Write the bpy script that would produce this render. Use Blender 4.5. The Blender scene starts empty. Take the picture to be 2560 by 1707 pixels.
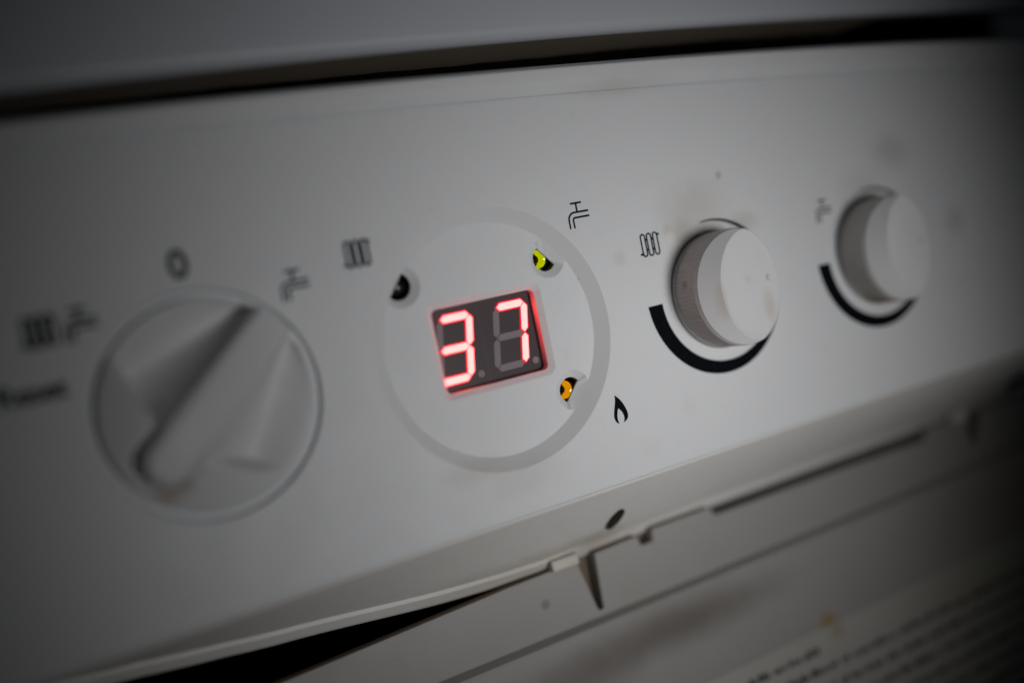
import bpy, bmesh, math, random
from mathutils import Vector, Matrix
from mathutils.geometry import delaunay_2d_cdt

random.seed(7)
MM = 0.001
scene = bpy.context.scene
col = scene.collection


def P(x, y, z=0.0):
    """panel millimetres (x right, y up, z out of the panel) -> world metres"""
    return Vector((x * MM, -z * MM, y * MM))


# ------------------------------------------------------------------ camera
cam_d = bpy.data.cameras.new('camera')
cam = bpy.data.objects.new('camera', cam_d)
col.objects.link(cam)
scene.camera = cam
RIGHT = Vector((0.85952641, -0.46926829, -0.20248856))
UP = Vector((0.20942330, -0.03802467, 0.97708546))
BACK = Vector((-0.46621479, -0.88223659, 0.06559250))
cm = Matrix((RIGHT, UP, BACK)).transposed().to_4x4()
cm.translation = P(-91.6704, 12.2086, 178.5361)
cam.matrix_world = cm
cam_d.sensor_width = 36.0
cam_d.lens = 36.0 * 2569.523 / 2560.0
cam_d.clip_start = 0.005
cam_d.clip_end = 20.0
cam_d.dof.use_dof = True
cam_d.dof.focus_distance = 0.2125
cam_d.dof.aperture_fstop = 3.2

# ------------------------------------------------------------------ world, lamps, exposure
world = bpy.data.worlds.new('World')
scene.world = world
world.use_nodes = True
wbg = world.node_tree.nodes['Background']
wbg.inputs[0].default_value = (0.82, 0.90, 1.0, 1)
wbg.inputs[1].default_value = 0.004

lamp_d = bpy.data.lights.new('vignette_spot', 'SPOT')  # unseen spot added as key light; its soft narrow cone imitates vignetting
lamp_d.energy = 4.7
lamp_d.color = (0.985, 0.99, 1.0)
lamp_d.spot_size = math.radians(31)
lamp_d.spot_blend = 1.0
lamp_d.shadow_soft_size = 0.080
lamp = bpy.data.objects.new('vignette_spot', lamp_d)
col.objects.link(lamp)
lamp.location = P(84, -72, 342)
LAMP_AIM = P(36, -14, 0)
lamp.rotation_euler = (LAMP_AIM - lamp.location).to_track_quat('-Z', 'Y').to_euler()

scene.view_settings.view_transform = 'Standard'
scene.view_settings.look = 'None'
scene.view_settings.exposure = 0.0
scene.view_settings.gamma = 1.0
scene.render.engine = 'CYCLES'
scene.cycles.use_denoising = True
scene.cycles.max_bounces = 8
scene.cycles.caustics_refractive = True
scene.cycles.sample_clamp_indirect = 4.0


# ------------------------------------------------------------------ materials
def new_mat(name):
    m = bpy.data.materials.new(name)
    m.use_nodes = True
    nt = m.node_tree
    b = nt.nodes['Principled BSDF']
    return m, nt, b


def nd(nt, t, **kw):
    n = nt.nodes.new(t)
    for k, v in kw.items():
        setattr(n, k, v)
    return n


def mixc(nt, fac, a, b, mode='MIX'):
    n = nd(nt, 'ShaderNodeMix', data_type='RGBA', blend_type=mode)
    for s, v in ((n.inputs[0], fac), (n.inputs[6], a), (n.inputs[7], b)):
        if hasattr(v, 'links') or hasattr(v, 'is_linked'):
            nt.links.new(v, s)
        elif isinstance(v, (tuple, list)):
            s.default_value = (*v, 1) if len(v) == 3 else v
        else:
            s.default_value = v
    return n.outputs[2]


def ramp(nt, src, p0, p1, c0=0.0, c1=1.0):
    n = nd(nt, 'ShaderNodeMapRange', clamp=True, interpolation_type='SMOOTHSTEP')
    nt.links.new(src, n.inputs[0])
    n.inputs[1].default_value = p0
    n.inputs[2].default_value = p1
    n.inputs[3].default_value = c0
    n.inputs[4].default_value = c1
    return n.outputs[0]


def math_n(nt, op, a, b=None):
    n = nd(nt, 'ShaderNodeMath', operation=op)
    for s, v in ((n.inputs[0], a), (n.inputs[1], b)):
        if v is None:
            continue
        if hasattr(v, 'is_linked'):
            nt.links.new(v, s)
        else:
            s.default_value = v
    return n.outputs[0]


def noise(nt, co, scale, detail=3.0, rough=0.55):
    n = nd(nt, 'ShaderNodeTexNoise')
    nt.links.new(co, n.inputs['Vector'])
    n.inputs['Scale'].default_value = scale
    n.inputs['Detail'].default_value = detail
    n.inputs['Roughness'].default_value = rough
    return n.outputs[0]


def spot_mask(nt, co, centre, radius, soft, squash=(1, 1, 1), wob=0.0):
    """a stain with a ragged outline round a world point"""
    sub = nd(nt, 'ShaderNodeVectorMath', operation='SUBTRACT')
    nt.links.new(co, sub.inputs[0])
    sub.inputs[1].default_value = P(*centre)
    mul = nd(nt, 'ShaderNodeVectorMath', operation='MULTIPLY')
    nt.links.new(sub.outputs[0], mul.inputs[0])
    mul.inputs[1].default_value = squash
    ln = nd(nt, 'ShaderNodeVectorMath', operation='LENGTH')
    nt.links.new(mul.outputs[0], ln.inputs[0])
    d = ln.outputs['Value']
    if wob:
        nn = noise(nt, co, 160, 4)
        d = math_n(nt, 'ADD', d, math_n(nt, 'MULTIPLY', math_n(nt, 'SUBTRACT', nn, 0.5), wob * MM))
    return ramp(nt, d, radius * MM, (radius + soft) * MM, 1.0, 0.0)


def plastic(name, base, rough=0.42, warm=0.10, stains=(), specks=0.5, bevel=0.25, grime=(0.30, 0.24, 0.17), bump=0.12, spec=0.25, sss=0.0):
    m, nt, b = new_mat(name)
    g = nd(nt, 'ShaderNodeNewGeometry')
    co = g.outputs['Position']
    big = noise(nt, co, 38, 4)
    c = mixc(nt, ramp(nt, big, 0.42, 0.78, 0, warm), base, tuple(base[i] * (0.93, 0.89, 0.82)[i] for i in range(3)))
    mid = noise(nt, co, 210, 5, 0.65)
    c = mixc(nt, ramp(nt, mid, 0.55, 0.80, 0, warm * 0.8), c, grime)
    if specks:
        vo = nd(nt, 'ShaderNodeTexVoronoi', feature='F1')
        nt.links.new(co, vo.inputs['Vector'])
        vo.inputs['Scale'].default_value = 190
        fac = ramp(nt, vo.outputs['Distance'], 0.035, 0.075, 1, 0)
        pick = noise(nt, co, 75, 1)
        fac = math_n(nt, 'MULTIPLY', fac, ramp(nt, pick, 0.60, 0.64, 0, specks))
        c = mixc(nt, fac, c, (0.20, 0.17, 0.14))
    for (ctr, rad, soft, sq, wob, amt, colr) in stains:
        f = math_n(nt, 'MULTIPLY', spot_mask(nt, co, ctr, rad, soft, sq, wob), amt)
        c = mixc(nt, f, c, colr)
    nt.links.new(c, b.inputs['Base Color'])
    rr = noise(nt, co, 120, 4)
    nt.links.new(ramp(nt, rr, 0.3, 0.7, rough - 0.03, rough + 0.05), b.inputs['Roughness'])
    b.inputs['Specular IOR Level'].default_value = spec
    if sss:
        b.inputs['Subsurface Weight'].default_value = sss
        b.inputs['Subsurface Radius'].default_value = (1.0, 0.55, 0.45)
        b.inputs['Subsurface Scale'].default_value = 0.0022
    bu = nd(nt, 'ShaderNodeBump')
    bu.inputs['Strength'].default_value = bump
    bu.inputs['Distance'].default_value = 0.00006
    nt.links.new(noise(nt, co, 2600, 2), bu.inputs['Height'])
    if bevel:
        bv = nd(nt, 'ShaderNodeBevel', samples=3)
        bv.inputs['Radius'].default_value = bevel * MM
        nt.links.new(bv.outputs[0], bu.inputs['Normal'])
    nt.links.new(bu.outputs[0], b.inputs['Normal'])
    return m


def simple(name, base, rough=0.5, spec=0.3, **kw):
    m, nt, b = new_mat(name)
    b.inputs['Base Color'].default_value = (*base, 1)
    b.inputs['Roughness'].default_value = rough
    b.inputs['Specular IOR Level'].default_value = spec
    for k, v in kw.items():
        b.inputs[k].default_value = v
    return m


def emis(name, colr, strength, base=(0.02, 0.0, 0.0)):
    m, nt, b = new_mat(name)
    b.inputs['Base Color'].default_value = (*base, 1)
    b.inputs['Emission Color'].default_value = (*colr, 1)
    b.inputs['Emission Strength'].default_value = strength
    b.inputs['Roughness'].default_value = 0.3
    return m


BROWN = (0.33, 0.26, 0.17)
M_FASCIA = plastic('white_fascia_plastic', (0.70, 0.70, 0.705), 0.50, 0.10, stains=[
    ((53, 17, 0), 1.0, 9.0, (0.75, 1, 1.0), 7, 0.26, BROWN),
    ((49, 13, 0), 0.5, 4.0, (1, 1, 1), 4, 0.28, BROWN),
    ((45, 14.5, 0), 0.3, 1.8, (1, 1, 1), 3, 0.30, (0.45, 0.33, 0.16)),
    ((61.9, 24, 0), 0.35, 0.9, (1, 1, 1), 0.6, 0.40, (0.20, 0.17, 0.13)),
    ((66, 12.5, 0), 0.5, 3.5, (0.6, 1, 1), 4, 0.28, BROWN),
    ((117, 22.5, 0), 1.2, 6.5, (0.8, 1, 1.2), 5, 0.24, (0.25, 0.20, 0.23)),
    ((104, 15, 0), 0.5, 8.0, (0.8, 1, 1), 6, 0.16, BROWN),
    ((136, 2, 0), 0.5, 5.0, (1, 1, 1), 5, 0.25, (0.25, 0.2, 0.25)),
    ((31.5, 10.5, 0), 0.3, 2.2, (1, 1, 1), 4, 0.18, (0.42, 0.33, 0.22)),
    ((42, -24, 0), 0.4, 2.6, (1, 1, 1), 4, 0.07, BROWN),
    ((0, -27.5, 0), 1.0, 7.0, (0.6, 1, 1.3), 5, 0.14, BROWN),
    ((-10, -23.6, 0), 1.0, 5.0, (0.6, 1, 1.5), 5, 0.18, BROWN),
    ((30, -30, 0), 0.5, 3.2, (0.8, 1, 1), 4, 0.05, BROWN),
    ((40, 46, 0), 0.5, 6.0, (0.35, 1, 2), 5, 0.20, BROWN),
], specks=0.22, sss=0.22)
M_STRIP = plastic('lower_lip_plastic', (0.72, 0.70, 0.67), 0.45, 0.22, stains=[
    ((10, -54, -22), 3, 8, (0.25, 1, 1.2), 6, 0.30, BROWN),
    ((24, -52, -20), 1, 6, (0.5, 1, 1.2), 5, 0.35, BROWN),
], specks=0.85)
M_KNOB = plastic('knob_plastic', (0.72, 0.715, 0.71), 0.42, 0.16, stains=[
    ((63.5, -6.5, 7), 0.8, 2.6, (1.1, 1, 0.55), 4, 0.25, (0.45, 0.35, 0.20)),
    ((57.5, 0.5, 9.5), 0.4, 1.8, (1, 1, 1), 3, 0.30, (0.45, 0.33, 0.18)),
    ((46.5, -4, 12.5), 0.6, 2.4, (1, 1, 0.4), 3, 0.30, (0.45, 0.33, 0.18)),
    ((60, -11.5, 2), 0.6, 3.0, (0.5, 0.8, 0.7), 3, 0.55, (0.40, 0.28, 0.12)),
    ((106, -12.5, 2), 0.8, 3.4, (0.4, 0.7, 0.7), 3, 0.70, (0.34, 0.22, 0.08)),
], specks=0.45, grime=(0.34, 0.26, 0.17))
M_SKIRT = plastic('knurled_skirt_plastic', (0.74, 0.71, 0.685), 0.5, 0.22, stains=[
    ((60, -11.5, 2), 0.6, 3.0, (0.5, 0.8, 0.7), 3, 0.55, (0.40, 0.28, 0.12)),
    ((106, -12.5, 2), 1.2, 4.0, (0.4, 0.7, 0.7), 3, 0.80, (0.30, 0.19, 0.06)),
    ((44, 2, 4), 0.3, 1.2, (1, 1, 1), 2, 0.5, (0.2, 0.15, 0.1)),
], specks=0.6, bevel=0.0)
M_SELECT = plastic('selector_plastic', (0.64, 0.64, 0.645), 0.42, 0.12, stains=[
    ((-70.2, -8.5, 3), 0.6, 2.0, (1, 1, 1), 3, 0.50, (0.42, 0.27, 0.09)),
    ((-66.5, -12.4, 2), 0.5, 2.4, (0.7, 1, 1), 3, 0.55, (0.34, 0.24, 0.12)),
    ((-66.5, -2.0, 1.5), 0.4, 2.0, (1, 1, 1), 3, 0.45, (0.34, 0.24, 0.12)),
    ((-60.2, -9.0, 1.5), 0.4, 2.0, (1, 1, 1), 3, 0.45, (0.36, 0.27, 0.12)),
    ((-63.6, -11.2, 2.5), 0.5, 1.8, (1, 1, 1), 2, 0.50, (0.33, 0.25, 0.14)),
    ((-68.6, -11.6, 2.5), 0.5, 1.8, (1, 1, 1), 2, 0.50, (0.36, 0.25, 0.12)),
    ((-64.5, 2.0, 1.0), 0.3, 2.2, (1, 1, 1), 3, 0.30, (0.34, 0.24, 0.12)),
], specks=0.15, bevel=0.3)
M_CASING = plastic('casing_enamel', (0.52, 0.54, 0.575), 0.36, 0.06, specks=0.2, bevel=0.0, bump=0.05)
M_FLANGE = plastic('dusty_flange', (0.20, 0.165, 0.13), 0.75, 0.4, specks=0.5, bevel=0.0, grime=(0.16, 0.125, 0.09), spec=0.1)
M_FLAP = plastic('flap_plastic', (0.34, 0.325, 0.31), 0.5, 0.30, stains=[
    ((40, -75.5, -16.7), 0.5, 6.5, (0.16, 0.9, 0.9), 2, 0.70, (0.09, 0.07, 0.055)),  # long dark brown band below the step
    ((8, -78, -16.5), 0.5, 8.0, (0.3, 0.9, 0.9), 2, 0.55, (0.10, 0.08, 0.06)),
    ((82.4, -89.6, -15), 0.5, 3.2, (0.8, 1, 1), 1.0, 0.75, (0.30, 0.19, 0.03)),
    ((8.6, -61.1, -20.9), 0.4, 1.2, (1, 1, 1), 1.5, 0.6, (0.16, 0.11, 0.08)),
    ((165, -80, -16), 4, 16, (0.3, 0.9, 0.9), 6, 0.45, (0.15, 0.12, 0.07)),
], specks=0.5, bevel=0.4)
M_FLAPEDGE = plastic('flap_edge_plastic', (0.16, 0.12, 0.09), 0.7, 0.3, specks=0.4, bevel=0.0, spec=0.15)
M_LABEL = plastic('label_paper', (0.44, 0.42, 0.385), 0.6, 0.2, specks=0.2, bevel=0.0, stains=[
    ((84.5, -92.5, -15), 0.6, 2.6, (0.8, 1, 1), 1.0, 0.45, (0.26, 0.20, 0.05)),
    ((150, -94, -14), 3, 20, (0.4, 1, 1), 5, 0.40, (0.24, 0.23, 0.12)),
])
M_TEXT = simple('label_ink', (0.035, 0.033, 0.033), 0.7, 0.2)
M_INK = simple('black_print', (0.0025, 0.003, 0.005), 0.6, 0.04)
M_CAVITY = simple('dark_cavity', (0.010, 0.009, 0.008), 0.9, 0.05)
M_FACE = simple('display_tinted_face', (0.060, 0.044, 0.048), 0.35, 0.15)
M_BODY = simple('display_body', (0.035, 0.030, 0.032), 0.5, 0.2)
M_SEGOFF = simple('unlit_segment', (0.23, 0.195, 0.205), 0.5, 0.15)
M_SEGON = emis('lit_segment_core', (1.0, 0.0560, 0.0520), 12.5)
M_SEGHALO = emis('lit_segment_halo', (1.0, 0.004, 0.035), 0.95)  # emissive border painting the red halo that spreads round lit segments
M_RUBBER = simple('led_holder', (0.012, 0.011, 0.011), 0.5, 0.3)


def lens_mat(name, tint, rough=0.03):
    m, nt, b = new_mat(name)
    b.inputs['Base Color'].default_value = (*tint, 1)
    b.inputs['Transmission Weight'].default_value = 1.0
    b.inputs['IOR'].default_value = 1.5
    b.inputs['Roughness'].default_value = rough
    return m


M_LENS_G = lens_mat('green_led_lens', (0.85, 0.95, 0.25))
M_LENS_A = lens_mat('amber_led_lens', (1.0, 0.72, 0.25))
M_LENS_D = lens_mat('dark_led_lens', (0.45, 0.42, 0.36), 0.30)
M_CUP_G = emis('green_led_die', (0.66, 0.70, 0.0), 0.68, (0.2, 0.22, 0.0))
M_CUP_A = emis('amber_led_die', (1.0, 0.46, 0.004), 0.62, (0.3, 0.12, 0.0))
M_CUP_D = simple('dark_led_cup', (0.14, 0.125, 0.10), 0.4, 0.4)


# ------------------------------------------------------------------ mesh helpers
def link(name, me, mats, parent=None, smooth_deg=30):
    if not isinstance(mats, (list, tuple)):
        mats = [mats]
    for m in mats:
        me.materials.append(m)
    if smooth_deg is not None:
        me.polygons.foreach_set('use_smooth', [True] * len(me.polygons))
        me.set_sharp_from_angle(angle=math.radians(smooth_deg))
    o = bpy.data.objects.new(name, me)
    col.objects.link(o)
    if parent is not None:
        o.parent = parent
    return o


def from_bm(name, bm, mats, parent=None, smooth_deg=30, recalc=True):
    if recalc:
        bmesh.ops.recalc_face_normals(bm, faces=bm.faces[:])
    me = bpy.data.meshes.new(name)
    bm.to_mesh(me)
    bm.free()
    return link(name, me, mats, parent, smooth_deg)


def empty(name, loc):
    o = bpy.data.objects.new(name, None)
    o.empty_display_size = 0.01
    o.location = loc
    col.objects.link(o)
    return o


def tag(o, label=None, cat=None, group=None, kind=None):
    for k, v in (('label', label), ('category', cat), ('group', group), ('kind', kind)):
        if v:
            o[k] = v
    return o


def loft(bm, loops, cap0=True, cap1=True, closed=True, mi=0):
    """loops: lists of (x,y,z) mm with equal counts"""
    rows = [[bm.verts.new(P(*p)) for p in lp] for lp in loops]
    n = len(rows[0])
    for a, b in zip(rows[:-1], rows[1:]):
        for i in range(n if closed else n - 1):
            j = (i + 1) % n
            f = bm.faces.new((a[i], a[j], b[j], b[i]))
            f.material_index = mi
    if cap0:
        bm.faces.new(rows[0][::-1]).material_index = mi
    if cap1:
        bm.faces.new(rows[-1]).material_index = mi
    return rows


def prism(bm, poly, z0, z1, mi=0):
    loft(bm, [[(x, y, z0) for x, y in poly], [(x, y, z1) for x, y in poly]], mi=mi)


def circle(cx, cy, r, n=96, a0=0.0, a1=2 * math.pi, closed=True):
    k = n if closed else n - 1
    return [(cx + r * math.cos(a0 + (a1 - a0) * i / k), cy + r * math.sin(a0 + (a1 - a0) * i / k)) for i in range(n)]


def rrect(cx, cy, hw, hh, r, n=6):
    out = []
    for (sx, sy, a) in ((1, 1, 0), (-1, 1, 90), (-1, -1, 180), (1, -1, 270)):
        for i in range(n + 1):
            t = math.radians(a + 90 * i / n)
            out.append((cx + sx * (hw - r) + r * math.cos(t), cy + sy * (hh - r) + r * math.sin(t)))
    return out


def solid(fn):
    """temporary object used to cut a shape out of another one"""
    bm = bmesh.new()
    fn(bm)
    bmesh.ops.recalc_face_normals(bm, faces=bm.faces[:])
    me = bpy.data.meshes.new('cutter')
    bm.to_mesh(me)
    bm.free()
    o = bpy.data.objects.new('cutter', me)
    col.objects.link(o)
    return o


def cut(target, cutters):
    for c in cutters:
        md = target.modifiers.new('cut', 'BOOLEAN')
        md.operation = 'DIFFERENCE'
        md.solver = 'EXACT'
        md.object = c
    dg = bpy.context.evaluated_depsgraph_get()
    me = bpy.data.meshes.new_from_object(target.evaluated_get(dg))
    target.modifiers.clear()
    old = target.data
    target.data = me
    bpy.data.meshes.remove(old)
    for c in cutters:
        me2 = c.data
        bpy.data.objects.remove(c)
        bpy.data.meshes.remove(me2)


def lerp(t, pts):
    if t <= pts[0][0]:
        return pts[0][1]
    for (a, va), (b, vb) in zip(pts[:-1], pts[1:]):
        if t <= b:
            s = (t - a) / (b - a)
            s2 = s * s * (3 - 2 * s) * 0.25 + s * 0.75
            return va + (vb - va) * s2
    return pts[-1][1]


def sstep(a, b, t):
    s = max(0.0, min(1.0, (t - a) / (b - a)))
    return s * s * (3 - 2 * s)


# layout of the panel, mm
X0, X1 = -190.0, 250.0
FOLD = -36.0
KS = (-56.58, 0.64)            # selector
K2 = (55.84, -0.71)            # radiator dial
K3 = (105.85, -0.62)           # tap dial


def y_crease(x):
    return 46.9 - 1.55e-4 * (x + 60) ** 2 if x > -60 else 46.9


def y_lip(x):
    return 52.4 - 1.45e-4 * (x + 25) ** 2


def y_casing(x):
    return 57.2 - 1.15e-4 * (x - 15) ** 2 if x > 15 else 57.2 - 1.6e-4 * (x - 15) ** 2


BOT = [(-190, -37.0), (-130, -41.2), (-77, -47.1), (-65, -48.6), (-49, -50.4), (-11, -54.3), (0.5, -55.0), (11, -55.4), (42, -54.7), (61, -54.5), (250, -54.7)]

# ================================================================== control panel
panel = tag(empty('control_panel', P(30, -36, 0)), 'white plastic boiler control panel with lit display, knobs and printed symbols', 'control panel')


def part(o, parent=None):
    """keep world-space mesh coordinates under a parent placed elsewhere"""
    o.parent = parent or panel
    root = parent or panel
    o.matrix_parent_inverse = Matrix.Translation(-root.location)
    return o


# --- fascia: a slab with the recesses cut out of it
XS = [X0 + (X1 - X0) * i / 88 for i in range(89)]
bm = bmesh.new()
outline = [(X0, FOLD + 0.9), (X1, FOLD + 0.9)] + [(x, y_crease(x)) for x in reversed(XS)]
prism(bm, outline, -3.6, 0.0)
fascia = from_bm('fascia', bm, M_FASCIA, None, None)

LED = {'green': ((15.5, 13.7), 41.5), 'amber': ((15.5, -13.9), -42.0), 'dark': ((-17.3, 13.9), 141.0)}
WC = (-0.35, -0.15)            # window centre


def cutter_recess(bm):
    loft(bm, [[(x, y, 0.5) for x, y in circle(0, 0, 26.7, 128)], [(x, y, -2.0) for x, y in circle(0, 0, 23.2, 128)]])


def cutter_window(bm):
    L = [rrect(*WC, 14.2, 10.7, 2.6), rrect(*WC, 11.75, 8.55, 1.3), rrect(*WC, 11.55, 8.3, 1.1), rrect(*WC, 11.5, 8.25, 1.0)]
    loft(bm, [[(x, y, z) for x, y in l] for l, z in zip(L, (-1.15, -2.65, -2.8, -4.2))])


def cutter_select(bm):
    loft(bm, [[(x, y, z) for x, y in circle(*KS, r, 128)] for r, z in ((20.0, 0.3), (19.72, -0.1), (19.65, -4))])


def cutter_hole(c, r):
    def fn(bm):
        loft(bm, [[(x, y, z) for x, y in circle(*c, rr, 96)] for rr, z in ((r + 0.2, 0.35), (r - 0.02, -0.12), (r - 0.05, -4))])
    return fn


def d_ring(c, ang, r, off, n=64):
    """outline of a round hole with a flat side towards ang"""
    a = math.radians(ang)
    out = []
    for i in range(n):
        t = 2 * math.pi * i / n
        ct = math.cos(t)
        rr = min(r, off / ct) if ct > 1e-6 else r
        out.append((c[0] + rr * math.cos(a + t), c[1] + rr * math.sin(a + t)))
    return out


def cutter_sink(c, ang):
    """countersink round an indicator; outwards it runs out along the slope of the recess wall"""
    def fn(bm):
        a = math.radians(ang)
        top = []
        for i in range(64):
            t = a + 2 * math.pi * i / 64
            rr = 4.15
            while math.hypot(c[0] + rr * math.cos(t), c[1] + rr * math.sin(t)) > 23.22 and rr > 1.0:
                rr -= 0.01
            top.append((c[0] + rr * math.cos(t), c[1] + rr * math.sin(t)))
        low = d_ring(c, ang, 2.75, 0.58)
        loft(bm, [[(x, y, 0.6) for x, y in top], [(x, y, -1.985) for x, y in top], [(x, y, -3.15) for x, y in low]])
    return fn


def cutter_d(c, ang):
    a = math.radians(ang)
    u = (math.cos(a), math.sin(a))

    def fn(bm):
        r, off = 2.66, 0.5
        h = math.acos(off / r)
        poly = [(c[0] + r * math.cos(a + t), c[1] + r * math.sin(a + t)) for t in [h + (2 * math.pi - 2 * h) * i / 40 for i in range(41)]]
        prism(bm, poly, -4.5, 0.4)
    return fn


cut(fascia, [solid(cutter_recess), solid(cutter_select), solid(cutter_hole(K2, 12.9)), solid(cutter_hole(K3, 12.9))])
cut(fascia, [solid(cutter_sink(*v)) for v in LED.values()])
cut(fascia, [solid(cutter_window)] + [solid(cutter_d(*v)) for v in LED.values()])
fascia.data.polygons.foreach_set('use_smooth', [True] * len(fascia.data.polygons))
fascia.data.set_sharp_from_angle(angle=math.radians(7))
part(fascia)

# --- rolled upper rim of the panel
bm = bmesh.new()


def rim_profile(x):
    yc, yl = y_crease(x), y_lip(x)
    pts = [(yc - 0.02, -0.6), (yc, 0.0), (yc + 0.5, 0.10), (yc + 1.0, 0.42), (yc + 1.5, 0.62)]
    top = yl - 1.5
    pts += [(yc + (top - yc) * t, 0.62 + 0.5 * math.sin(t * 1.5)) for t in (0.45, 0.6, 0.75, 0.88)]
    for k in range(0, 5):
        a = math.radians(k * 16)
        pts.append((top + 0.55 * math.sin(a), 0.55 + 0.57 * math.cos(a)))
    pts += [(yl - 0.75, 0.15), (yl - 0.25, -0.5), (yl, -1.3), (yl + 0.05, -2.2), (yl, -12.0)]
    return [(x, y, z) for y, z in pts]


loft(bm, [rim_profile(x) for x in XS], False, False, closed=False)
part(from_bm('upper_rim', bm, M_FASCIA, None, 50))

# --- lower lip that folds back under the panel
bm = bmesh.new()


def strip_profile(x):
    yb = lerp(x, BOT)
    bead = 1.0 - sstep(12, 34, x)
    pts = [(FOLD + 0.9, -0.9), (FOLD + 0.9, 0.0)]
    for k in range(1, 6):
        a = math.radians(k * 11.5)
        pts.append((FOLD + 0.9 - 1.1 * math.sin(a), -1.1 + 1.1 * math.cos(a)))
    y0, z0 = pts[-1]
    ym, zm = yb + 3.6, -21.9
    for t in (0.33, 0.66, 0.95):
        pts.append((y0 + (ym - y0) * t, z0 + (zm - z0) * t))
    pts.append((ym, zm - 0.4 * bead))
    pts.append((ym - 0.9, zm - 0.3 - 0.6 * (1 - bead)))
    pts.append((yb + 1.9, -23.0 - 0.4 * (1 - bead)))
    pts += [(yb + 0.9, -23.8), (yb + 0.25, -24.5), (yb, -25.3), (yb + 0.3, -26.4), (yb + 2.0, -33.0)]
    return [(x, y, z) for y, z in pts]


loft(bm, [strip_profile(x) for x in XS], False, False, closed=False)
lower = from_bm('lower_lip', bm, M_STRIP, None, 40, recalc=False)
bmx = bmesh.new()
bmx.from_mesh(lower.data)
# make sure the outside faces the room
if sum((f.normal.y * f.calc_area()) for f in bmx.faces) > 0:
    bmesh.ops.reverse_faces(bmx, faces=bmx.faces[:])
bmx.to_mesh(lower.data)
bmx.free()
part(lower)

# screw pockets in the lower lip (thin discs on its face, hole shade painted dark)
SL = Vector((0, -19.0 / 25.0, -1.0)).normalized()
SN = Vector((0, -SL.z, SL.y))
if SN.z < 0:
    SN = -SN


def on_strip(x, s, h):
    """point on the folded lip: s mm down its slope from the fold, h mm off its face"""
    v = Vector((x, FOLD - 0.2, -0.6)) + SL * s + Vector((0, SN.y, SN.z)) * h
    return (v.x, v.y, v.z)


def pocket(x, s, rx, rs, label):
    bm = bmesh.new()
    loops = []
    for k, h in ((1.06, 0.02), (1.0, 0.10), (0.93, 0.06), (0.88, 0.03)):
        loops.append([on_strip(x + rx * k * math.cos(t), s + rs * k * math.sin(t), h) for t in [2 * math.pi * i / 32 for i in range(32)]])
    loft(bm, loops, False, True)
    o = from_bm('screw_pocket', bm, simple('pocket_shade', (0.03, 0.024, 0.018), 0.8, 0.1), None, 40)
    o['label'] = label
    part(o)


# --- dark cavity behind everything
bm = bmesh.new()
loft(bm, [[(X0, -150, -60), (X1, -150, -60), (X1, 160, -60), (X0, 160, -60)], [(X0, -150, -64), (X1, -150, -64), (X1, 160, -64), (X0, 160, -64)]])
o = part(from_bm('cavity_back', bm, M_CAVITY, None, None))

# --- printed symbols ------------------------------------------------------
INK_Z = 0.02


def stroke(bm, pts, w, layer, caps=True):
    """flat ink stroke with round ends, slightly proud of the panel"""
    z0, z1 = -0.01, INK_Z + 0.004 * layer
    h = w / 2
    L, R = [], []
    n = len(pts)
    closed = pts[0] == pts[-1]
    for i, p in enumerate(pts):
        if closed:
            a = pts[(i - 1) % (n - 1)]
            b = pts[(i + 1) % (n - 1)] if i < n - 1 else pts[1]
        else:
            a, b = pts[max(0, i - 1)], pts[min(n - 1, i + 1)]
        d = Vector((b[0] - a[0], b[1] - a[1])).normalized()
        L.append((p[0] - d.y * h, p[1] + d.x * h))
        R.append((p[0] + d.y * h, p[1] - d.x * h))
    if closed:
        k = n - 1
        rows = [[bm.verts.new(P(x, y, z)) for x, y in S[:k]] for S, z in ((L, z1), (R, z1), (L, z0), (R, z0))]
        for i in range(k):
            j = (i + 1) % k
            bm.faces.new((rows[0][i], rows[1][i], rows[1][j], rows[0][j]))
            bm.faces.new((rows[2][i], rows[0][i], rows[0][j], rows[2][j]))
            bm.faces.new((rows[1][i], rows[3][i], rows[3][j], rows[1][j]))
        return
    poly = R[:]
    if caps:
        d = Vector((pts[-1][0] - pts[-2][0], pts[-1][1] - pts[-2][1])).normalized()
        a = math.atan2(d.y, d.x)
        poly += [(pts[-1][0] + h * math.cos(a + t), pts[-1][1] + h * math.sin(a + t)) for t in (-1.0, -0.5, 0, 0.5, 1.0)]
    poly += L[::-1]
    if caps:
        d = Vector((pts[0][0] - pts[1][0], pts[0][1] - pts[1][1])).normalized()
        a = math.atan2(d.y, d.x)
        poly += [(pts[0][0] + h * math.cos(a + t), pts[0][1] + h * math.sin(a + t)) for t in (-1.0, -0.5, 0, 0.5, 1.0)]
    prism(bm, poly, z0, z1)


def arc_pts(cx, cy, r, a0, a1, n=10):
    return [(cx + r * math.cos(math.radians(a0 + (a1 - a0) * i / (n - 1))), cy + r * math.sin(math.radians(a0 + (a1 - a0) * i / (n - 1)))) for i in range(n)]


def tap_symbol(dx, dy, label, w=0.39):
    bm = bmesh.new()
    S = [[(22.35, 23.45), (24.75, 23.45)],
         [(23.53, 23.45), (23.53, 21.6)],
         [(26.1, 21.58)] + arc_pts(22.75, 20.06, 1.52, 90, 180, 10) + [(21.23, 18.5)],
         [(26.12, 20.5)] + arc_pts(22.78, 19.98, 0.52, 90, 180, 8) + [(22.26, 18.5)]]
    for i, s in enumerate(S):
        stroke(bm, [(x + dx, y + dy) for x, y in s], w, i)
    o = from_bm('tap_symbol', bm, M_INK, None, None)
    o['label'] = label
    part(o)


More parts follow.
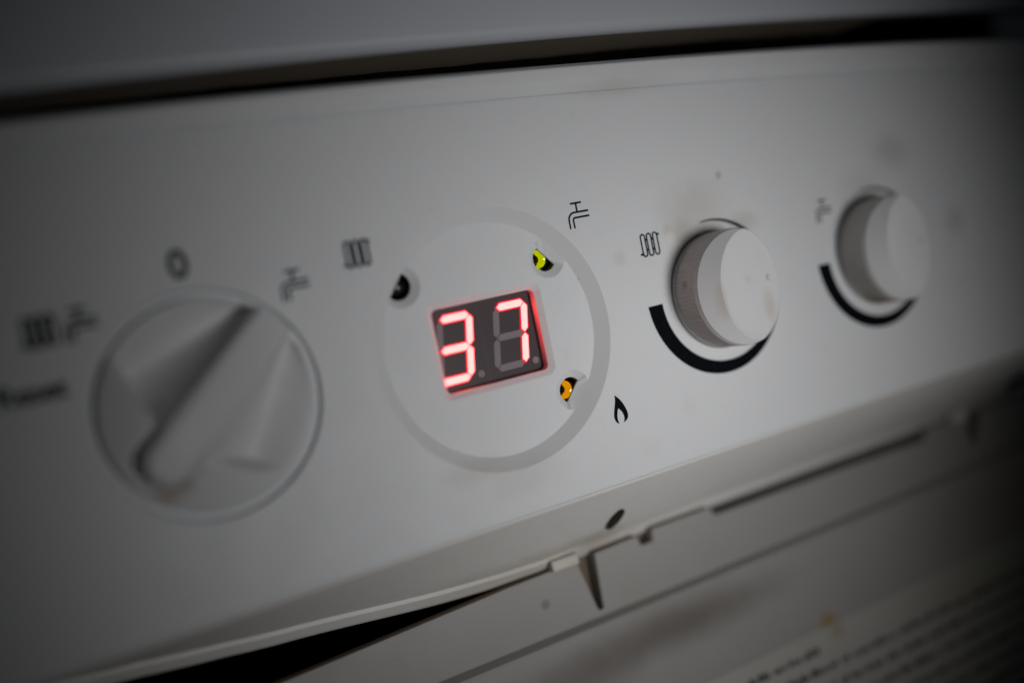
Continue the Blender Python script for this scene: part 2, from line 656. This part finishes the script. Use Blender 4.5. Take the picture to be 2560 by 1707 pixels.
def radiator_symbol(dx, dy, label, w=0.36):
    bm = bmesh.new()
    lay = 0
    for cx in (38.36, 39.97, 41.59):
        loop = arc_pts(cx, 13.88, 0.55, 180, 0, 10) + arc_pts(cx, 10.28, 0.55, 360, 180, 10)
        loop.append(loop[0])
        stroke(bm, [(x + dx, y + dy) for x, y in loop], w, lay)
        lay += 1
    for s in ([(39.0, 13.2), (39.33, 13.2)], [(39.0, 11.0), (39.33, 11.0)], [(40.6, 13.2), (40.95, 13.2)], [(40.6, 11.0), (40.95, 11.0)],
              [(42.1, 13.95), (42.55, 13.95)], [(37.3, 10.25), (37.85, 10.25)]):
        stroke(bm, [(x + dx, y + dy) for x, y in s], w * 1.25, lay)
        lay += 1
    o = from_bm('radiator_symbol', bm, M_INK, None, None)
    o['label'] = label
    part(o)


tap_symbol(0, 0, 'black tap symbol printed above the green indicator light')
tap_symbol(-61.35, -3.05, 'black tap symbol printed right of the zero above the big selector knob', 0.50)
tap_symbol(-97.35, -2.8, 'blurred tap symbol printed beside a radiator symbol at far left', 0.60)
tap_symbol(67.6, -9.4, 'blurred tap symbol printed beside the far right dial knob', 0.40)
radiator_symbol(0, 0, 'black radiator symbol printed beside the nearer dial knob')
radiator_symbol(-65.0, 9.25, 'radiator symbol printed left of the round display recess', 0.50)
radiator_symbol(-119.8, 6.1, 'blurred radiator symbol printed at the far left edge', 0.64)

bm = bmesh.new()
FL_OUT = [(23.63, -16.95), (24.2, -17.5), (24.75, -18.15), (25.25, -18.95), (25.62, -19.75), (25.88, -20.5), (26.02, -21.2), (26.02, -21.75), (25.85, -22.25), (25.45, -22.65), (24.58, -23.02),
          (24.85, -22.6), (24.98, -22.1), (24.95, -21.5), (24.78, -20.95), (24.45, -20.4), (23.93, -19.78),
          (23.62, -20.4), (23.42, -21.1), (23.32, -21.7), (23.34, -22.3), (23.5, -22.95), (23.1, -22.8), (22.75, -22.35), (22.56, -21.75), (22.56, -21.2), (22.68, -20.6), (23.05, -19.5), (23.4, -18.5), (23.58, -17.7)]
prism(bm, FL_OUT, -0.01, INK_Z)
o = from_bm('flame_symbol', bm, M_INK, None, None)
o['label'] = 'black flame symbol printed beside the amber indicator light'
part(o)

bm = bmesh.new()
loop = [(-56.7 + 1.2 * math.cos(t), 24.95 + 2.1 * math.sin(t)) for t in [2 * math.pi * i / 40 for i in range(40)]]
loop.append(loop[0])
stroke(bm, loop, 0.95, 0)
o = from_bm('zero_mark', bm, M_INK, None, None)
o['label'] = 'printed zero above the big selector knob'
part(o)


def text_mesh(name, body, size, x, y, parent_label):
    cu = bpy.data.curves.new(name, 'FONT')
    cu.body = body
    cu.size = size * MM
    cu.extrude = 0.00001
    cu.align_x = 'RIGHT'
    ob = bpy.data.objects.new('tmp_text', cu)
    col.objects.link(ob)
    dg = bpy.context.evaluated_depsgraph_get()
    me = bpy.data.meshes.new_from_object(ob.evaluated_get(dg))
    bpy.data.objects.remove(ob)
    # bold face: the same outline laid down five times, a hair apart
    bm = bmesh.new()
    for k, (dx, dy) in enumerate(((0, 0), (0.17, 0), (-0.17, 0), (0, 0.15), (0, -0.15))):
        m2 = me.copy()
        m2.transform(Matrix.Translation(P(x + dx, y + dy, INK_Z + 0.004 * k)) @ Matrix.Rotation(math.radians(90), 4, 'X'))
        bm.from_mesh(m2)
        bpy.data.meshes.remove(m2)
    me2 = bpy.data.meshes.new(name)
    bm.to_mesh(me2)
    bm.free()
    o = link(name, me2, M_INK, None, None)
    o['label'] = parent_label
    part(o)


text_mesh('reset_lettering', 'Reset', 4.6, -77.7, 7.4, 'blurred word Reset printed left of the big selector knob')


def scale_arc(c, label):
    bm = bmesh.new()
    n = 90
    a0, a1 = 180.5, 456.0
    inn, out = [], []
    for i in range(n):
        t = i / (n - 1)
        a = math.radians(a0 + (a1 - a0) * t)
        ri = 15.68 - 0.45 * sstep(0.55, 1.0, t)
        w = 3.55 * (1 - t) ** 0.92 + 0.22
        inn.append((c[0] + ri * math.cos(a), c[1] + ri * math.sin(a)))
        out.append((c[0] + (ri + w) * math.cos(a), c[1] + (ri + w) * math.sin(a)))
    top_i = [bm.verts.new(P(x, y, INK_Z)) for x, y in inn]
    top_o = [bm.verts.new(P(x, y, INK_Z)) for x, y in out]
    bot_i = [bm.verts.new(P(x, y, -0.01)) for x, y in inn]
    bot_o = [bm.verts.new(P(x, y, -0.01)) for x, y in out]
    for i in range(n - 1):
        bm.faces.new((top_i[i], top_i[i + 1], top_o[i + 1], top_o[i]))
        bm.faces.new((bot_i[i], bot_i[i + 1], top_i[i + 1], top_i[i]))
        bm.faces.new((bot_o[i], bot_o[i + 1], top_o[i + 1], top_o[i]))
    o = from_bm('scale_arc', bm, M_INK, None, None)
    o['label'] = label
    part(o)


scale_arc(K2, 'thick black tapering scale arc around the nearer dial knob')
scale_arc(K3, 'blurred black tapering scale arc around the far right dial knob')

# --- selector knob ----------------------------------------------------------
bm = bmesh.new()
A = math.radians(40.7)
CA, SA = math.cos(A), math.sin(A)
RS = 18.15


def selector_height(x, y):
    u = x * CA + y * SA
    v = -x * SA + y * CA - 0.7
    r = math.hypot(x, y)
    dome = 4.7 - 4.2 * (r / RS) ** 2
    av = abs(v)
    # arrow-shaped scoops on both sides of the bar
    q = u + 9.4 - 0.42 * (av - 3.6)
    m = sstep(-0.2, 1.5 if v > 0 else 2.8, q)
    rim = math.sqrt(max(1.0, RS * RS - u * u))
    valley = min(4.8 + 0.36 * max(0.0, 17 - u), 12.5)
    zb = -2.2 if v > 0 else -0.9
    rr = max(valley + 1.5, rim)
    out = min(1.0, max(0.0, (av - valley) / (rr - valley))) ** 2
    floor_s = zb + (dome + 0.1 - zb) * out
    # flat-topped handle bar with a round tail
    d = math.hypot(u + 11.9, v) if u < -11.9 else av
    top = 6.1 - 1.6 * sstep(-2, 18, u) - 0.35 * sstep(2.4, 3.6, d)
    plain = dome + (top - dome) * sstep(4.6, 3.5, d) - 0.75 * math.exp(-((d - 4.75) / 0.42) ** 2)
    t = max(0.0, min(1.0, (av - 3.45) / max(0.8, valley - 3.45)))
    t = max(0.0, t - 0.02) / 0.98
    flank = top + (zb - top) * (1 - (1 - t) ** 1.9) * sstep(0, 0.10, t + 0.02)
    scoop = flank if av < valley else floor_s
    return plain + (scoop - plain) * m


NR, NA = 74, 240
rows = []
ctr = bm.verts.new(P(KS[0], KS[1], selector_height(0, 0)))
for i in range(1, NR + 1):
    r = RS * i / NR
    row = []
    for j in range(NA):
        a = 2 * math.pi * j / NA
        x, y = r * math.cos(a), r * math.sin(a)
        zz = selector_height(x, y)
        if i == NR:
            zz -= 0.18
        row.append(bm.verts.new(P(KS[0] + x, KS[1] + y, zz)))
    rows.append(row)
rows.append([bm.verts.new(P(KS[0] + (RS + 0.06) * math.cos(2 * math.pi * j / NA), KS[1] + (RS + 0.06) * math.sin(2 * math.pi * j / NA), -2.9)) for j in range(NA)])
for j in range(NA):
    bm.faces.new((ctr, rows[0][j], rows[0][(j + 1) % NA]))
for a, b in zip(rows[:-1], rows[1:]):
    for j in range(NA):
        bm.faces.new((a[j], b[j], b[(j + 1) % NA], a[(j + 1) % NA]))
o = from_bm('selector_knob', bm, M_SELECT, None, 55)
o['label'] = 'large round white selector knob with raised diagonal handle bar'
part(o)
# floor of the selector's recess
bm = bmesh.new()
loft(bm, [[(x, y, z) for x, y in circle(*KS, r, 128)] for r, z in ((19.62, -3.2), (19.62, -1.25), (17.6, -1.25), (17.6, -3.2))], False, False)
part(from_bm('selector_socket', bm, M_FASCIA, None, None))


# --- dial knobs: knurled skirt, cap cut off at a slant -----------------------
def dial_knob(c, label):
    root = empty('dial_knob', P(c[0], c[1], 0))
    root['label'] = label
    part(root)
    root.matrix_parent_inverse = Matrix.Translation(-panel.location)
    SLOPE = 0.30

    def ztop(x):
        return 9.2 - SLOPE * x

    n = 288
    # skirt
    bm = bmesh.new()
    loops = []
    for z, rb in ((-1.5, 0.0), (0.9, 0.0), (1.15, 1.0), (7.1, 1.0), (7.35, 0.0), (8.4, 0.0)):
        lp = []
        for i in range(n):
            a = 2 * math.pi * i / n
            rib = (0.0, 0.9, 0.0)[i % 3]
            r = 12.30 + (0.42 * rib if rb else 0.36)
            if z > 8:
                r = 12.42
            zt = ztop(r * math.cos(a)) - 0.25
            lp.append((r * math.cos(a), r * math.sin(a), min(z, zt - (8.4 - z) * 0.02)))
        loops.append(lp)
    loft(bm, loops, True, False)
    sk = from_bm('knurled_skirt', bm, M_SKIRT, root, 20)
    # cap
    bm = bmesh.new()
    k = 1.0
    m = 144
    rim0, rim1 = [], []
    for i in range(m):
        a = 2 * math.pi * i / m
        ca = math.cos(a)
        # cone r = 12.42 - k (z - 8.4); plane z = 9.2 - SLOPE r ca
        r = (12.42 - k * (9.2 - 8.4)) / (1 - k * SLOPE * ca)
        r = min(r, 12.42)
        z = ztop(r * ca)
        rim1.append((r * ca, r * math.sin(a), z))
        zl = min(8.4, z - 0.25)
        rim0.append((12.42 * ca, 12.42 * math.sin(a), zl))
    mid = [tuple(p[q] * 0.5 + s[q] * 0.5 for q in range(3)) for p, s in zip(rim0, rim1)]
    loops = [rim0, mid, rim1]
    for f, dz in ((0.985, 0.03), (0.965, -0.06), (0.85, -0.22), (0.6, -0.42), (0.3, -0.52), (0.08, -0.54)):
        loops.append([(p[0] * f, p[1] * f, ztop(p[0] * f) + dz) for p in rim1])
    loft(bm, loops, False, True)
    from_bm('cap', bm, M_KNOB, root, 24)
    # small moulded pointer dot on the slanted face
    bm = bmesh.new()
    L = []
    for rr, dz in ((0.75, -0.30), (0.62, 0.06), (0.40, 0.10), (0.30, -0.02)):
        L.append([(9.2 + rr * math.cos(t), 0.4 + rr * math.sin(t), ztop(9.2 + rr * math.cos(t)) + dz) for t in [2 * math.pi * i / 24 for i in range(24)]])
    loft(bm, L, False, True)
    from_bm('pointer_dot', bm, M_KNOB, root, 40)
    return root


d2 = dial_knob(K2, 'ribbed white dial knob beside the sharp radiator symbol')
d3 = dial_knob(K3, 'blurred ribbed white dial knob farthest right')
for c in (K2, K3):
    bm = bmesh.new()
    prism(bm, circle(*c, 13.05, 64), -3.2, -0.5)
    part(from_bm('dial_socket', bm, simple('socket_dark', (0.20, 0.18, 0.16), 0.8, 0.1), None, None))

# --- indicator lights ---------------------------------------------------------
def indicator(key, lens, cup, label):
    (cx, cy), ang = LED[key]
    a = math.radians(ang)
    cx, cy = cx + 0.15 * math.cos(a) + 0.45, cy + 0.15 * math.sin(a)
    root = empty('indicator_light', P(cx, cy, -3.25))
    root['label'] = label
    part(root)
    root.matrix_parent_inverse = Matrix.Translation(-panel.location)
    n = 48

    def ring(r, z):
        return [(r * math.cos(2 * math.pi * i / n), r * math.sin(2 * math.pi * i / n), z) for i in range(n)]

    bm = bmesh.new()
    R = 2.45
    loops = [ring(R, -6.0), ring(R, -2.6)]
    for k in range(1, 9):
        t = math.radians(k * 10.6)
        loops.append(ring(R * math.cos(t), -2.6 + R * math.sin(t)))
    loft(bm, loops)
    from_bm('lens', bm, lens, root, 60)
    bm = bmesh.new()
    loft(bm, [ring(1.08, -3.3), ring(0.86, -4.1), ring(0.72, -4.3)], False, False)
    from_bm('reflector_cup', bm, cup, root, 40)
    bm = bmesh.new()
    loft(bm, [ring(0.9, -4.45), ring(0.5, -4.3), ring(0.45, -3.7)], False, True)
    loft(bm, [ring(2.42, -4.5), ring(1.5, -3.22)], False, False)
    from_bm('die_post', bm, M_RUBBER, root, 40)
    bm = bmesh.new()
    loft(bm, [ring(4.2, -0.2), ring(4.2, -7.5)], False, True)
    loft(bm, [ring(2.6, -1.2), ring(2.6, -7.3)], False, False)
    loft(bm, [ring(2.6, -1.2), ring(4.2, -0.2)], False, False)
    from_bm('holder', bm, M_RUBBER, root, 40)


indicator('green', M_LENS_G, M_CUP_G, 'lit yellow-green indicator light under the sharp tap symbol')
indicator('amber', M_LENS_A, M_CUP_A, 'lit amber indicator light beside the flame symbol')
indicator('dark', M_LENS_D, M_CUP_D, 'unlit dark indicator light beside the radiator symbol')

# --- two digit display ---------------------------------------------------------
ZD = -4.7
disp = empty('display', P(-0.8, 0, ZD))
disp['label'] = 'black two digit display reading 37 in glowing red segments'
part(disp)
disp.matrix_parent_inverse = Matrix.Translation(-panel.location)


def under_disp(o):
    o.parent = disp
    o.matrix_parent_inverse = Matrix.Translation(-disp.location)
    return o


bm = bmesh.new()
loft(bm, [[(x, y, z) for x, y in rrect(-0.4, -0.1, 12.9, 9.6, 0.5)] for z in (-9.0, ZD)])
body = under_disp(from_bm('display_face', bm, M_FACE, None, 30))
# light-tight frame between display and window
bm = bmesh.new()
loft(bm, [[(x, y, z) for x, y in rrect(*WC, w, h, 1.0)] for w, h, z in ((14.5, 11.0, -3.62), (11.52, 8.27, -3.62), (11.5, 8.25, ZD + 0.02), (14.5, 11.0, ZD + 0.02))] , False, False)
part(from_bm('window_frame', bm, M_FASCIA, None, 30))

SLANT = 0.185
TH = 1.38
HW, HH = 3.93 - TH / 2, 6.72 - TH / 2      # centre-line half extents


def seg_poly(p0, p1, t, gap=0.14):
    """six-cornered bar between two centre-line nodes"""
    d = Vector((p1[0] - p0[0], p1[1] - p0[1]))
    L = d.length
    d /= L
    nrm = Vector((-d.y, d.x))
    h = t / 2
    a, b = gap, L - gap
    pts = [(a, 0), (a + h, -h), (b - h, -h), (b, 0), (b - h, h), (a + h, h)]
    return [(p0[0] + d.x * s + nrm.x * k, p0[1] + d.y * s + nrm.y * k) for s, k in pts]


NODES = {'tl': (-HW, HH), 'tr': (HW, HH), 'ml': (-HW, 0), 'mr': (HW, 0), 'bl': (-HW, -HH), 'br': (HW, -HH)}
SEGS = {'a': ('tl', 'tr'), 'b': ('tr', 'mr'), 'c': ('mr', 'br'), 'd': ('bl', 'br'), 'e': ('ml', 'bl'), 'f': ('tl', 'ml'), 'g': ('ml', 'mr')}


def inset(poly, d):
    cx = sum(p[0] for p in poly) / len(poly)
    cy = sum(p[1] for p in poly) / len(poly)
    n = len(poly)
    out = []
    area = sum(poly[i][0] * poly[(i + 1) % n][1] - poly[(i + 1) % n][0] * poly[i][1] for i in range(n))
    sg = 1 if area > 0 else -1
    for i in range(n):
        a, p, b = Vector(poly[i - 1]), Vector(poly[i]), Vector(poly[(i + 1) % n])
        d1, d2 = (p - a).normalized(), (b - p).normalized()
        n1, n2 = Vector((-d1.y, d1.x)) * sg, Vector((-d2.y, d2.x)) * sg
        bis = (n1 + n2)
        bis /= max(0.3, bis.dot(n1))
        out.append((p.x + bis.x * d, p.y + bis.y * d))
    return out


def digit(cx, lit):
    for s, (n0, n1) in SEGS.items():
        on = s in lit
        pl = seg_poly(NODES[n0], NODES[n1], TH)
        sl = lambda q: [(cx + x + SLANT * y, y - 0.12) for x, y in q]
        bm = bmesh.new()
        if on:
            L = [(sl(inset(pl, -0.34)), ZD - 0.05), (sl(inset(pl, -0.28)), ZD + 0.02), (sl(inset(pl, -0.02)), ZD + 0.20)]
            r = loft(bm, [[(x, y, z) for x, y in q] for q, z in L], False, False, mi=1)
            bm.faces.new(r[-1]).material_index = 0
            o = from_bm('lit_segment', bm, [M_SEGON, M_SEGHALO], None, None)
        else:
            prism(bm, sl(pl), ZD - 0.05, ZD + 0.03)
            o = from_bm('unlit_segment', bm, M_SEGOFF, None, None)
        under_disp(o)
    bm = bmesh.new()
    prism(bm, circle(cx + 4.48, -6.22, 0.72, 28), ZD - 0.05, ZD + 0.03)
    under_disp(from_bm('decimal_point', bm, M_SEGOFF, None, None))


digit(-7.48, 'abcdg')
digit(5.17, 'abc')
# thin moulding seam between the two digits
bm = bmesh.new()
prism(bm, [(-1.2, 8.6), (-1.12, 8.6), (-1.12, -8.8), (-1.2, -8.8)], ZD - 0.02, ZD + 0.015)
under_disp(from_bm('seam', bm, simple('seam', (0.09, 0.05, 0.05), 0.4), None, None))

# ================================================================== upper casing
cas = tag(empty('boiler_casing', P(30, 57, 0)), 'white enamelled boiler casing sheet above the control panel and dark gap', 'boiler casing')


def under(root, o):
    o.parent = root
    o.matrix_parent_inverse = Matrix.Translation(-root.location)
    return o


bm = bmesh.new()


def casing_profile(x):
    y = y_casing(x)
    pts = [(170, 1.5), (120, 1.5), (y + 12, 1.5), (y + 5, 1.5), (y + 2.6, 1.45)]
    for k in range(1, 8):
        a = math.radians(k * 13)
        pts.append((y + 2.4 - 2.4 * math.sin(a), -0.95 + 2.4 * math.cos(a)))
    return [(x, yy, z) for yy, z in pts]


loft(bm, [casing_profile(x) for x in XS], False, False, closed=False)
o = from_bm('front_sheet', bm, M_CASING, None, 60)
under(cas, o)
bm = bmesh.new()


def flange_profile(x):
    y = y_casing(x)
    w = 0.25 * math.sin(x * 0.21) + 0.2 * math.sin(x * 0.57 + 1)
    deep = 15.5 + 1.2 * math.sin(x * 0.045 + 1.0) + w
    s = sstep(122.5, 125.5, x)
    deep = deep * (1 - s) + 4.5 * s
    return [(x, y + 0.02, -1.0), (x, y - 0.1, -2.0), (x, y + 0.1, -deep), (x, y + 1.0, -deep - 0.2)]


loft(bm, [flange_profile(X0 + (X1 - X0) * i / 300) for i in range(301)], False, False, closed=False)
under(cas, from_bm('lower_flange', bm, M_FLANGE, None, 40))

# ================================================================== hinged flap below
flap = tag(empty('hinged_flap', P(60, -66, -10)), 'dim grey plastic flap with printed text hanging open below the control panel', 'flap')
FS = 0.12
FD = Vector((0, -1, FS)).normalized()         # down the flap
FN = Vector((0, FS, 1)).normalized()          # off its face, towards the room


def on_flap(x, y, h=0.0):
    """y = panel height of the point when h = 0"""
    z = -22 + (-52 - y) * FS
    v = Vector((x, y, z)) + FN * h
    return (v.x, v.y, v.z)


TOP = [(-190, -61.5), (-51.4, -56.5), (1.9, -54.6), (9.6, -54.5), (31.5, -53.9), (36.0, -53.8), (36.6, -56.2), (40.0, -56.2), (40.6, -53.4), (58.0, -53.4), (59.4, -55.6), (100, -55.9), (135.2, -56.5),
       (136.2, -53.8), (250, -53.9)]


def lin(t, pts):
    for (a, va), (b, vb) in zip(pts[:-1], pts[1:]):
        if a <= t <= b:
            return va + (vb - va) * (t - a) / (b - a)
    return pts[-1][1]


fx = sorted(set([p[0] for p in TOP] + [X0 + (X1 - X0) * i / 60 for i in range(61)]))
bm = bmesh.new()
STEP = -68.0
HB = 2.6
prof = []
for x in fx:
    yt = lin(x, TOP)
    prof.append([on_flap(x, yt - 0.2, -3.0), on_flap(x, yt, -2.9), on_flap(x, yt, -0.25), on_flap(x, yt - 0.22, 0.0),
                 on_flap(x, STEP + 0.5, 0.0), on_flap(x, STEP, 0.15), on_flap(x, STEP - 0.5, HB * 0.5), on_flap(x, STEP - 1.0, HB * 0.92), on_flap(x, STEP - 2.2, HB),
                 on_flap(x, -150, HB), on_flap(x, -150, -3.0)])
loft(bm, prof, True, True, closed=True)
fp = from_bm('flap_panel', bm, [M_FLAP, M_FLAPEDGE], None, 35)
for poly in fp.data.polygons:
    # the raw top edge of the moulding is brown with dust
    n = poly.normal
    if n.z > 0.75 and abs(n.y) < 0.75 and poly.center.z * 1000 > -60:
        poly.material_index = 1


def tri_cut(pts, depth):
    def fn(bm):
        loft(bm, [[on_flap(x, y, -depth) for x, y in [(px * 1.0, py) for px, py in pts]], [on_flap(x, y, 1.0) for x, y in pts]])
    return fn


cut(fp, [solid(tri_cut([(18.6, -53.4), (24.0, -53.4), (22.6, -66.6), (21.2, -66.6)], 4.5)),
         solid(tri_cut([(154.5, -52.6), (160.5, -52.6), (155.0, -62.0), (152.0, -62.0)], 4.5))])
fp.data.polygons.foreach_set('use_smooth', [True] * len(fp.data.polygons))
fp.data.set_sharp_from_angle(angle=math.radians(35))
under(flap, fp)


def flap_box(name, x0, x1, y0, y1, h0, h1, mat, r=0.25, label=None):
    bm = bmesh.new()
    L = [[on_flap(x, y, h0) for x, y in ((x0, y0), (x1, y0), (x1, y1), (x0, y1))],
         [on_flap(x, y, h1 - r) for x, y in ((x0, y0), (x1, y0), (x1, y1), (x0, y1))],
         [on_flap(x, y, h1) for x, y in ((x0 + r, y0 + r), (x1 - r, y0 + r), (x1 - r, y1 - r), (x0 + r, y1 - r))]]
    loft(bm, L)
    o = from_bm(name, bm, mat, None, 30)
    if label:
        o['label'] = label
    return under(flap, o)


flap_box('hinge_tab', 12.2, 19.2, -55.0, -52.6, -2.0, 0.9, M_STRIP, label='pale moulded hinge tab at the left end of the flap')
flap_box('hinge_tab', 147.0, 153.5, -55.0, -52.4, -2.0, 0.9, M_STRIP, label='blurred hinge tab at the right end of the flap')

M_SLOTSHADE = simple('slot_shade_grey', (0.13, 0.13, 0.132), 0.7, 0.1)
flap_box('shade_backing', 56.5, 138.0, -60.0, -52.9, -5.5, -3.2, M_SLOTSHADE)  # added plate; its grey stands for the dim shade inside the slot
flap_box('shade_backing', 14.0, 44.0, -68.5, -52.9, -5.5, -3.2, M_FLAPEDGE)  # added plates; dark brown stands for shade in the hinge wedges
flap_box('shade_backing', 146.0, 166.0, -66.0, -52.9, -5.5, -3.2, M_FLAPEDGE)

# label with rows of small print
bm = bmesh.new()
LY0, LY1, LX0, LX1 = -149.0, -90.8, -4.0, 240.0
loft(bm, [[on_flap(x, y, HB - 0.05) for x, y in ((LX0, LY0), (LX1, LY0), (LX1, LY1), (LX0, LY1))], [on_flap(x, y, HB + 0.12) for x, y in ((LX0, LY0), (LX1, LY0), (LX1, LY1), (LX0, LY1))]])
lab = under(flap, from_bm('instruction_label', bm, M_LABEL, None, None))
lab['label'] = 'dull printed label on the flap with rows of tiny blurred text'
rnd = random.Random(3)
ROWS = [(-95.3, 2.0, 76.0)] + [(-100.0 - 4.7 * i, 2.0, 175 + 22 * (i % 3)) for i in range(9)]
for ri, (yr, xa, xb) in enumerate(ROWS):
    bm = bmesh.new()
    x = xa
    while x < xb:
        w = rnd.uniform(2.5, 11.0)
        # a word: a run of small upright marks
        k = max(2, int(w / 1.35))
        for q in range(k):
            cx = x + q * 1.35
            hh = rnd.choice((1.25, 1.25, 1.3, 1.8, 1.8))
            ww = rnd.uniform(0.75, 1.2)
            pts = ((cx, yr - 0.9), (cx + ww, yr - 0.9), (cx + ww, yr - 0.9 + hh), (cx, yr - 0.9 + hh))
            bm.faces.new([bm.verts.new(P(*on_flap(a, b, HB + 0.15))) for a, b in pts])
        x += k * 1.35 + rnd.uniform(0.7, 1.3)
    o = from_bm('text_line', bm, M_TEXT, None, None)
    o.parent = lab

pocket(26.4, 16.4, 1.5, 4.3, 'dark oval screw pocket in the lower lip beside the nearer hinge')
pocket(172.0, 20.0, 3.0, 4.6, 'blurred dark screw pocket in the lower lip at far right')
